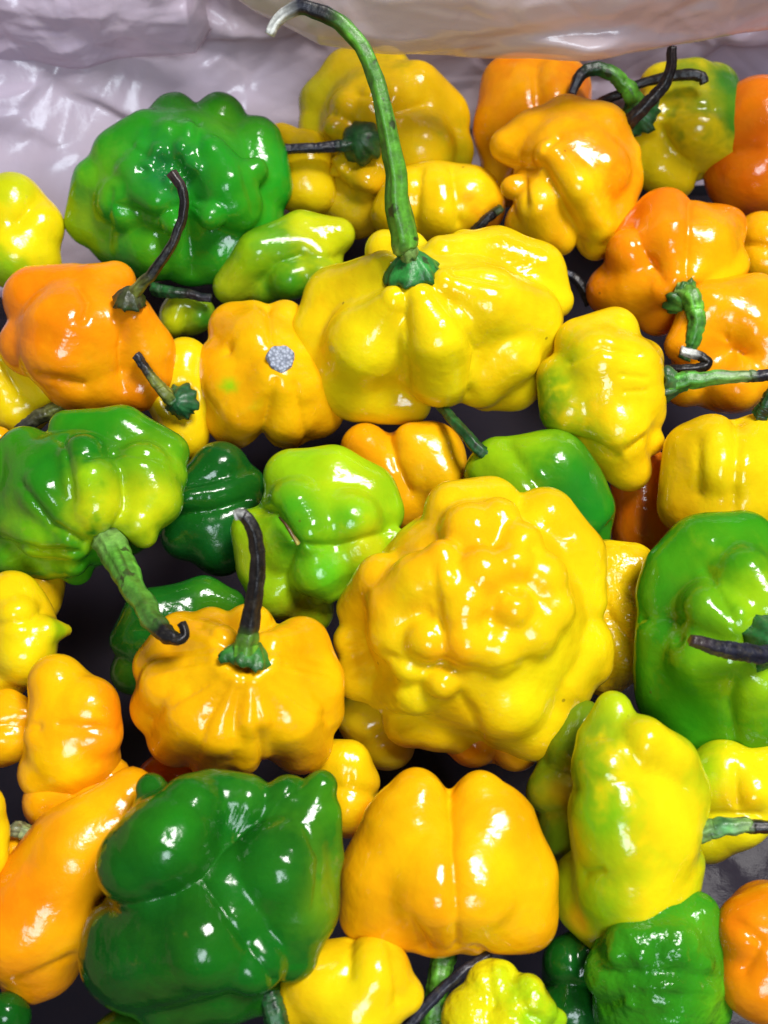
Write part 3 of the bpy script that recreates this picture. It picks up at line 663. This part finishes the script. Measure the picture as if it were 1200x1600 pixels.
def wound(b, root):                              # a dry split on the skin
    pts = [(436, 808), (448, 822), (458, 838), (466, 850)]
    P = [b.pt(x, y, b.surf(x, y)+(5-2*i)) - b.C for i, (x, y) in enumerate(pts)]
    V, F, C = tube_mesh(P, [1.2*b.s, 2.6*b.s, 3.0*b.s, 4*b.s], [(.05, .02, .01), (.10, .05, .01), (.16, .10, .02), (.30, .28, .05)], 3, rings=14, nseg=8)
    link('dry_split', mesh_np('dry_split', V, F, C), STEM, root)
pep('pale lime green pepper with a small dry brown split in its skin', (497, 832), (136, 128, 110), 28, LIM, [
    [(455, 745, 46), (520, 745, 48), (575, 770, 48)], (592, 800, 42), (548, 815, 50), [(500, 890, 50), (510, 910, 42)], (565, 865, 46), [(400, 830, 42), (408, 885, 42)], (622, 838, 14, 30), (430, 925, 46, 0), (485, 955, 40, -20), [(460, 790, 44), (480, 830, 44)]],
    [[(385, 785, 5), (425, 798, 7), (458, 850, 7), (440, 905, 6)], [(615, 832, 4), (570, 842, 4), (530, 855, 5), (480, 850, 4)], [(450, 930, 4), (520, 950, 5), (560, 930, 4)]],
    [(460, 800, 60, (.08, .36, .008)), (455, 860, 40, (.05, .32, .008)), (540, 810, 40, (.10, .38, .008)), (505, 900, 44, (.12, .42, .008)), (590, 850, 40, LYE), (540, 735, 60, (.42, .60, .006)), (380, 870, 40, (.34, .50, .01)), (450, 960, 60, OLI, -10)], k=6, sub=6, extra=wound)

# --- middle layer
pep('orange pepper in the upper right with a green stem curving down', (1048, 405), (130, 120, 105), 14, ORA, [
    [(1058, 435, 18), (1045, 375, 42), (1038, 340, 48)], [(1082, 430, 18), (1100, 385, 44), (1118, 365, 46)], [(1105, 450, 22), (1142, 415, 30)], [(1035, 450, 28), (985, 450, 46), (955, 455, 42)], (985, 395, 40), (1030, 488, 40), (1090, 485, 34), (1140, 350, 26)],
    [[(1072, 440, 3), (1076, 380, 4), (1078, 300, 4)], [(1035, 440, 3), (1000, 385, 4), (985, 350, 4)], (1064, 458, 10)],
    [(1120, 390, 60, AMB), (1150, 430, 40, (.9, .48, .003)), (1020, 300, 60, (.86, .22, .003)), (980, 470, 50, (.9, .34, .003))], k=7, lump=.7, sub=6,
    calyx=dict(at=(1062, 462, 28), col=(.07, .24, .03), tilt=(.1, .2, .2)),
    stem=dict(p=[(1060, 456, 13, 12, SPG), (1078, 462, 14, 24, (.12, .36, .03)), (1087, 490, 13, 26, (.10, .34, .03)), (1085, 525, 11, 24, (.06, .26, .03)), (1068, 562, 9, 18, SDG)]))
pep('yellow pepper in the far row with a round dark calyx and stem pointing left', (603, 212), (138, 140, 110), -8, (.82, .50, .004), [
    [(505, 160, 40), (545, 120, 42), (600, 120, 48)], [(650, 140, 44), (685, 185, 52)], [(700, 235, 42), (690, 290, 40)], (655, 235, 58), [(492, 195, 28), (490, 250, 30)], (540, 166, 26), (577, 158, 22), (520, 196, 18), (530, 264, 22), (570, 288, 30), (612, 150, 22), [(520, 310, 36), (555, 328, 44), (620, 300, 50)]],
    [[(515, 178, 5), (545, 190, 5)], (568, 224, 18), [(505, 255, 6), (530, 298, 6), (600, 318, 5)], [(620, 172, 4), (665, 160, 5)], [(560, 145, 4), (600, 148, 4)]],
    [(490, 130, 90, OLI), (560, 80, 70, (.45, .32, .006)), (480, 190, 40, (.45, .40, .006)), (720, 270, 50, (.55, .46, .006)), (540, 330, 50, (.55, .38, .006))], k=4.5, sub=6,  # olive and brownish spots at the top paint in the hem's shadow
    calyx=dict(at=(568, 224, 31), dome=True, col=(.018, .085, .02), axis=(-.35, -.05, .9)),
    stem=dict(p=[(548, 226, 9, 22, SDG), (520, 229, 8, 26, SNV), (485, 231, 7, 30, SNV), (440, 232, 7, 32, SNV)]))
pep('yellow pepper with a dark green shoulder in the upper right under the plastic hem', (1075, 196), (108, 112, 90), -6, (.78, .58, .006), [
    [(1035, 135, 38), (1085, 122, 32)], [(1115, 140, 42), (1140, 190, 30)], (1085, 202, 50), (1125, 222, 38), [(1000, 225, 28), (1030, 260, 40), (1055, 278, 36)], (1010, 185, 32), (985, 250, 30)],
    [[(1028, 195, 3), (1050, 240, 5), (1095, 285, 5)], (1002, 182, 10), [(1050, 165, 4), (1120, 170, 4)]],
    [(1140, 130, 60, (.03, .16, .008)), (1155, 190, 46, (.06, .20, .008)), (1070, 110, 40, (.24, .30, .01)), (1100, 160, 24, (.24, .30, .01))], k=5,  # green shoulder, its dark tone partly hem shade put into the colour
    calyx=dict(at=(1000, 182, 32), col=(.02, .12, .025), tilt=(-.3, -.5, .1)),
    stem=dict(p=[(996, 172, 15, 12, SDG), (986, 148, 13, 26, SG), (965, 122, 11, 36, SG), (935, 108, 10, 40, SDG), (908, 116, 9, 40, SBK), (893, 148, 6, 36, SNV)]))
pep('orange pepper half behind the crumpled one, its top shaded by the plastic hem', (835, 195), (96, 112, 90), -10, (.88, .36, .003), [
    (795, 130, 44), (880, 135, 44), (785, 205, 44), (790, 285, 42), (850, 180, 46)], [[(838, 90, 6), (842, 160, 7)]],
    [(820, 90, 50, (.8, .22, .003)), (910, 150, 50, (.75, .2, .003)), (780, 280, 60, (.86, .42, .004))], k=14, core=.95,  # darker orange spots at the top carry the hem's shadow as colour
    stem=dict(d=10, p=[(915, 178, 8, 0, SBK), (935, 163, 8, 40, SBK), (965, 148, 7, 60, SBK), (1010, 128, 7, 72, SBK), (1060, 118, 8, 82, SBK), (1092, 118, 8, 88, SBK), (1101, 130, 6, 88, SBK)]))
pep('small yellow pepper wedged behind the bright green one', (478, 272), (54, 70), -18, YEL, [(480, 240, 38), (490, 300, 38), (440, 220, 30), (460, 290, 40)], k=6, sub=4)
pep('lime pepper with a curved ridge between the bright green and the tall-stemmed yellow one', (452, 408), (112, 74, 70), -6, (.08, .30, .008), [
    [(362, 448, 32), (405, 395, 34), (470, 362, 32), (528, 368, 30)], (450, 430, 40), (500, 425, 40), (410, 450, 30)],
    [[(385, 460, 6), (425, 415, 8), (470, 398, 8), (540, 402, 7)]],
    [(365, 450, 50, (.40, .50, .01)), (530, 365, 60, LYE), (480, 350, 40, LYE), (400, 395, 36, LIM), (430, 375, 26, (.16, .42, .02))], k=5)
pep('yellow pepper behind the tall stem with a short black stem tip', (688, 318), (108, 70, 75), -14, YEL, [[(620, 335, 44), (640, 305, 44)], [(680, 300, 48), (690, 330, 48)], [(735, 305, 46), (745, 325, 46)]], [[(648, 350, 4), (655, 265, 4)], [(718, 350, 4), (708, 262, 4)]],
    [(770, 350, 40, ORA)], k=7, core=.88, stem=dict(d=40, p=[(735, 368, 7, 0, SBK), (752, 350, 7, 8, SBK), (770, 335, 7, 10, SBK), (784, 324, 6, 10, SPG)]))
pep('deep orange pepper at the top right edge', (1180, 238), (82, 108, 75), -22, DOR, [(1185, 180, 60), (1168, 275, 62), (1215, 230, 60)], [[(1120, 240, 3), (1180, 232, 4)]], k=16, core=.95)
pep('small orange pepper squeezed at the right edge below the deep orange one', (1196, 388), (50, 64), -30, AMB, [(1186, 368, 38), (1190, 408, 40)], [[(1150, 380, 3), (1200, 388, 4)]], k=6, sub=4)
pep('glossy orange pepper with a sunken side at the right edge', (1144, 548), (120, 128, 95), -22, (.88, .34, .003), [
    [(1062, 540, 28), (1105, 482, 42), (1180, 468, 44)], (1070, 605, 34), (1150, 605, 44), (1210, 540, 50)], [(1145, 545, 36), [(1130, 520, 14), (1180, 560, 18)]],
    [(1110, 470, 50, (.9, .42, .003)), (1080, 620, 40, AMB)], k=7,
    stem=dict(d=40, p=[(1034, 580, 10, 30, SBK), (1060, 577, 7, 44, SBK), (1095, 575, 7, 46, SBK), (1106, 566, 7, 46, SBK), (1092, 556, 7, 46, SBK), (1080, 552, 7, 46, SWH), (1064, 547, 6, 46, SWH)]))
pep('bright yellow pepper at the right edge above the lime-lobed green one', (1140, 755), (116, 128, 100), 20, YEL, [
    [(1080, 705, 46), (1068, 790, 44)], [(1118, 695, 52), (1130, 730, 56)], (1185, 688, 46), (1120, 810, 62), (1205, 780, 54)], [[(1152, 650, 8), (1150, 720, 7), (1145, 800, 4)], [(1090, 690, 4), (1090, 770, 4)]],
    [(1050, 850, 60, (.88, .42, .003)), (1140, 720, 60, LEM)], k=8,
    stem=dict(p=[(1186, 650, 13, -4, SDG), (1200, 630, 12, 10, SDG), (1218, 596, 10, 14, SDG)]))
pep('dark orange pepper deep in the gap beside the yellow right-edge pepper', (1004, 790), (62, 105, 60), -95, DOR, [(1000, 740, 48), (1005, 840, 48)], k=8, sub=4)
pep('smooth green pepper with a lime end above the big knobbly yellow one', (852, 768), (118, 98, 85), 2, GRN, [
    [(782, 725, 46), (862, 730, 58), (908, 800, 56)], (915, 840, 40), (820, 770, 60), (760, 740, 36)], [[(790, 690, 5), (812, 725, 5), (840, 760, 4)], [(935, 850, 5), (960, 820, 5)]],
    [(770, 720, 60, LIM), (820, 685, 50, (.25, .50, .006)), (920, 780, 60, (.02, .20, .012)), (800, 760, 40, (.2, .42, .006))], k=6,
    stem=dict(d=20, p=[(772, 722, 11, -6, SDG), (752, 706, 10, 6, SDG), (728, 680, 9, 0, SDG), (700, 648, 8, -40, SDG), (680, 625, 8, -80, SDG)]))
pep('amber pepper showing below the tall-stemmed yellow one', (640, 735), (112, 86, 85), -48, (.90, .40, .003), [(672, 712, 56), (572, 700, 42), (620, 780, 56), (690, 745, 40), (640, 690, 30)],
    [[(605, 665, 6), (612, 720, 7), (640, 770, 6)]], [(680, 710, 50, (.9, .5, .004))], k=6, lump=1.6)
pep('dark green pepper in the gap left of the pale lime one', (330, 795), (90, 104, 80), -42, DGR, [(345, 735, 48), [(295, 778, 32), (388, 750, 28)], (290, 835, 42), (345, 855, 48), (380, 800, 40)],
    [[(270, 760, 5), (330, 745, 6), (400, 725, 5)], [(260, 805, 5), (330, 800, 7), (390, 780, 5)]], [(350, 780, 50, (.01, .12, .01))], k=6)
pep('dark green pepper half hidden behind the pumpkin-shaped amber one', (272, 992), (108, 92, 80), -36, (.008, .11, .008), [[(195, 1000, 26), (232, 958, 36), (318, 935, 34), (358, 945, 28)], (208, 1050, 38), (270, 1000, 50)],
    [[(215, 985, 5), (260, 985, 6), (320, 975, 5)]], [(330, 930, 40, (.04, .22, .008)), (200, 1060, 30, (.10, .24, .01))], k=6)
pep('yellow pepper at the left edge with a pointed lime tip', (32, 992), (74, 104, 80), 18, YEL, [(18, 935, 46), (40, 1018, 46), (5, 1060, 40), [(70, 985, 26), (102, 985, 12)], (30, 970, 40)],
    [[(-10, 975, 6), (50, 965, 8), (70, 950, 6)]], [(98, 985, 34, LIM), (30, 1000, 60, LEM)], k=5)
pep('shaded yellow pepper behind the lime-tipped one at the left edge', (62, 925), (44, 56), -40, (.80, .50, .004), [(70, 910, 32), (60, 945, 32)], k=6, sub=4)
pep('amber pepper with an orange right side at the left edge', (108, 1142), (92, 124, 90), 42, AMB, [
    (88, 1065, 46), (138, 1105, 50), (72, 1208, 46), (140, 1190, 50), (150, 1145, 44), (60, 1140, 30), (110, 1235, 36)],
    [[(30, 1130, 8, 30), (50, 1135, 8)], [(90, 1133, 3), (190, 1140, 3)]],
    [(170, 1140, 62, ORA), (150, 1090, 40, (.88, .30, .003)), (160, 1200, 40, ORA), (80, 1070, 50, (.90, .50, .003)), (80, 1200, 50, (.90, .50, .003))], k=6)
pep('small amber pepper poking out between two peppers at the left edge', (10, 1138), (64, 62), 6, AMB, [[(10, 1108, 34), (40, 1118, 26)], [(5, 1160, 40), (40, 1155, 30)]], [[(-30, 1136, 4), (20, 1132, 5), (70, 1138, 4)]], k=5, sub=4)
pep('amber pepper mostly under the orange-sided one at the lower left', (110, 1246), (86, 58, 65), -8, (.88, .40, .003), [(78, 1255, 42), (140, 1240, 46), (172, 1215, 36)], [[(105, 1290, 4), (120, 1240, 6)]], k=6, sub=4)
pep('lemon yellow pepper just peeking in at the lower left edge', (-30, 1300), (46, 108, 60), 62, LEM, [(-28, 1260, 36), (-28, 1340, 40), (-15, 1300, 30)], k=7, sub=4)
pep('long shiny amber pepper beside the large dark green one', (92, 1385), (112, 190, 100), 10, (.88, .34, .003), [
    [(205, 1238, 44), (120, 1330, 74), (50, 1440, 84), (70, 1500, 60)], (180, 1300, 46), (130, 1420, 70), (40, 1530, 40)], [[(30, 1535, 4), (110, 1500, 5)], [(150, 1245, 4), (190, 1262, 4)]],
    [(170, 1260, 70, (.9, .42, .003)), (0, 1400, 60, ORA)], k=10, rot=-35)
pep('tiny amber patch of pepper with a pale cut stem at the lower left edge', (20, 1335), (36, 36), -2, AMB, [(22, 1328, 24), (30, 1345, 22)], sub=4,
    stem=dict(d=20, p=[(72, 1312, 12, -10, SPG), (50, 1305, 13, 0, SPG), (30, 1297, 12, 6, (.28, .32, .16)), (18, 1294, 11, 8, SBK)]))
pep('small shiny yellow pepper between the dark green and the bell-shaped one', (540, 1232), (58, 86), -32, YEL, [[(520, 1195, 42), (545, 1190, 36)], (545, 1265, 44), (562, 1225, 34)], [[(490, 1235, 4), (540, 1230, 5), (590, 1245, 4)], [(550, 1170, 3), (545, 1220, 4)]], [(575, 1290, 40, ORA)], k=6, sub=4)
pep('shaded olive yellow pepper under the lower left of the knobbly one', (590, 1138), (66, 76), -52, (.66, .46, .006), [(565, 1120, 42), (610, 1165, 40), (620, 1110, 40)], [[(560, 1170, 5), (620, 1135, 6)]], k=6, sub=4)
pep('orange pepper showing below the knobbly yellow one', (772, 1150), (92, 60, 70), -24, (.86, .34, .003), [[(805, 1165, 42), (790, 1130, 42)], (738, 1160, 40), (700, 1140, 34)], [[(772, 1210, 5), (768, 1150, 5)]], k=6)
pep('yellow pepper at the bottom between the green and the bell-shaped one', (555, 1545), (112, 100, 90), 22, YEL, [(500, 1535, 62), (585, 1518, 58), (555, 1575, 66), (635, 1555, 30), (460, 1570, 40)], [[(550, 1450, 5), (545, 1520, 6)], [(615, 1480, 4), (625, 1560, 5)]],
    [(620, 1480, 50, (.88, .48, .004)), (540, 1560, 70, LEM)], k=8)
pep('lemon lime warty pepper at the bottom centre', (788, 1592), (106, 92, 80), 8, (.70, .66, .006), [(768, 1540, 42), (822, 1552, 32), (850, 1578, 22), (872, 1592, 16), (738, 1590, 50), (800, 1600, 50), (835, 1565, 16), (790, 1520, 20)],
    [[(800, 1510, 5), (830, 1590, 6)], [(760, 1500, 4), (770, 1570, 5)]], [(800, 1520, 40, LIM), (870, 1600, 40, LIM)], k=4, mat=WARTY, lump=1.6,
    stem=dict(d=-8, p=[(630, 1612, 9, 0, SNV), (680, 1556, 9, 0, SNV), (720, 1520, 8, 0, SNV), (765, 1492, 8, -20, SNV)]))
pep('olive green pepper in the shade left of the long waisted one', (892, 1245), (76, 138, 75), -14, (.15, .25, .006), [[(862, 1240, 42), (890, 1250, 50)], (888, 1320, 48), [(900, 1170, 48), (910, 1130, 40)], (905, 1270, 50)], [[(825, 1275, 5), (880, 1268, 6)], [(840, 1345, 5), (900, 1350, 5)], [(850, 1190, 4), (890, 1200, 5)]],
    [(870, 1232, 36, (.50, .40, .006)), (900, 1380, 50, OLI)], k=8)
pep('yellow pepper at the right edge under the lime-lobed green one', (1140, 1252), (94, 98, 80), 6, (.80, .66, .006), [(1130, 1205, 52), (1172, 1240, 46), (1105, 1310, 42), (1082, 1230, 44), (1200, 1200, 40)], [[(1100, 1275, 5), (1190, 1275, 6)], [(1150, 1200, 4), (1155, 1260, 5)]],
    [(1080, 1200, 60, LIM), (1160, 1250, 40, YEL)], k=7)
pep('shiny wrinkled green pepper at the bottom right', (1024, 1514), (118, 132, 95), 12, (.035, .25, .008), [
    [(1085, 1435, 44), (1105, 1470, 36)], [(985, 1478, 44), (1050, 1475, 46)], [(955, 1520, 44), (1025, 1530, 46), (1095, 1525, 46)], [(975, 1580, 50), (1040, 1580, 60), (1105, 1575, 40)], (1040, 1620, 60), (1020, 1420, 44),
    (1000, 1492, 15), (1060, 1492, 14), (1100, 1505, 15), (960, 1495, 12), (1030, 1545, 14), (1075, 1560, 13), (985, 1560, 14)],
    [[(935, 1510, 4), (1010, 1522, 5), (1060, 1520, 5), (1130, 1535, 4)], [(1025, 1510, 3), (1030, 1470, 3)], [(1080, 1510, 3), (1082, 1470, 3)], [(980, 1510, 2), (975, 1470, 3)], [(940, 1570, 3), (1000, 1555, 4), (1110, 1560, 3)]],
    [(1090, 1440, 50, (.08, .34, .01)), (1040, 1530, 60, (.02, .19, .008)), (1110, 1570, 40, (.12, .36, .008))], k=5, core=.9, mat=WARTY, lump=1.8)
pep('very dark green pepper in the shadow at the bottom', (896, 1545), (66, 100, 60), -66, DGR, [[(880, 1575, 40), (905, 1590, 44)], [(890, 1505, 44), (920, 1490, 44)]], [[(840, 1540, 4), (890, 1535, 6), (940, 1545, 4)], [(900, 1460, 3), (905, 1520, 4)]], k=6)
pep('orange pepper cut by the bottom right corner', (1194, 1486), (92, 136, 85), 24, (.84, .26, .003), [(1172, 1452, 54), (1176, 1530, 56), (1215, 1430, 50), (1220, 1500, 60)], [[(1150, 1440, 4), (1190, 1470, 6), (1160, 1520, 5)]], k=8)
pep('wrinkled yellow pepper tucked behind the right side of the knobbly one', (968, 962), (72, 130, 70), -16, (.82, .52, .004), [[(950, 890, 50), (985, 890, 44)], [(985, 960, 44), (945, 960, 50)], [(945, 1040, 50), (975, 1030, 40)]], [[(960, 900, 4), (1000, 940, 5)], [(950, 960, 4), (990, 1010, 5)]], k=5, lump=1.6, mat=WARTY)
pep('yellow pepper with dark green calyx between the orange and the scarred amber one', (284, 622), (60, 98, 65), -6, YEL, [(290, 565, 40), (286, 682, 42), (305, 620, 40), (262, 625, 34)], [(280, 626, 22)], k=6,
    calyx=dict(at=(285, 628, 25), col=(.015, .10, .03), tilt=(-.6, -.1, .1)),
    stem=dict(p=[(272, 628, 11, 14, SDG), (256, 612, 10, 26, SOL), (240, 594, 8, 36, SOL), (226, 574, 7, 42, SBK), (212, 555, 7, 46, SNV)]))
pep('small green and yellow pepper deep below the bright green one, with a dark stem', (290, 492), (52, 44), -50, (.26, .34, .008), [(275, 505, 26), (310, 490, 28), (285, 480, 24)], [[(285, 530, 4), (292, 490, 5)]], [(320, 500, 30, (.04, .18, .008)), (270, 505, 26, LYE)], k=4, sub=4,
    stem=dict(d=40, p=[(238, 452, 10, 0, SDG), (262, 456, 9, 6, SDG), (295, 460, 7, 8, SBK), (330, 467, 6, 8, SNV)]))
pep('lemon yellow pepper at the upper left edge beside the plastic', (20, 364), (84, 100, 75), 2, LEM, [(20, 312, 44), (60, 352, 42), (25, 400, 54), (-20, 350, 50), (55, 415, 42)], [[(60, 310, 5), (30, 345, 6)]], [(10, 290, 40, LYE), (0, 430, 40, (.30, .50, .006))], k=8)
pep('yellow pepper at the left edge under the orange one, with a dark dry stem', (32, 598), (92, 84, 65), -8, (.84, .62, .005), [(30, 565, 54), (75, 605, 46), (30, 640, 46)], [[(0, 560, 5), (30, 620, 6)]], k=7,
    stem=dict(d=62, p=[(112, 630, 9, -4, SOL), (90, 638, 11, 2, SOL), (62, 650, 11, 4, (.07, .07, .03)), (30, 673, 9, 4, SNV)]))
pep('sliver of amber pepper at the left edge above the ripening green one', (-8, 690), (34, 26), 0, AMB, [(-2, 686, 20)], k=5, sub=4)
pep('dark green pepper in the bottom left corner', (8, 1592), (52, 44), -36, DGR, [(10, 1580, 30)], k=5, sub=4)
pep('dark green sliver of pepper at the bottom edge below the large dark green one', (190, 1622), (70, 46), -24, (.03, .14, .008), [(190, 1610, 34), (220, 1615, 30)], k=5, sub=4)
pep('orange sliver of pepper below the pumpkin-shaped amber one', (262, 1212), (60, 40), -60, DOR, [(250, 1210, 30), (290, 1215, 30)], k=5, sub=4)

loose_stem('thin curved black stem in the gap right of the tall-stemmed yellow pepper', [(868, 428, 6, 0, SNV), (888, 428, 6, 0, SNV), (906, 444, 7, 0, SBK), (922, 476, 8, 0, SBK)], -40)
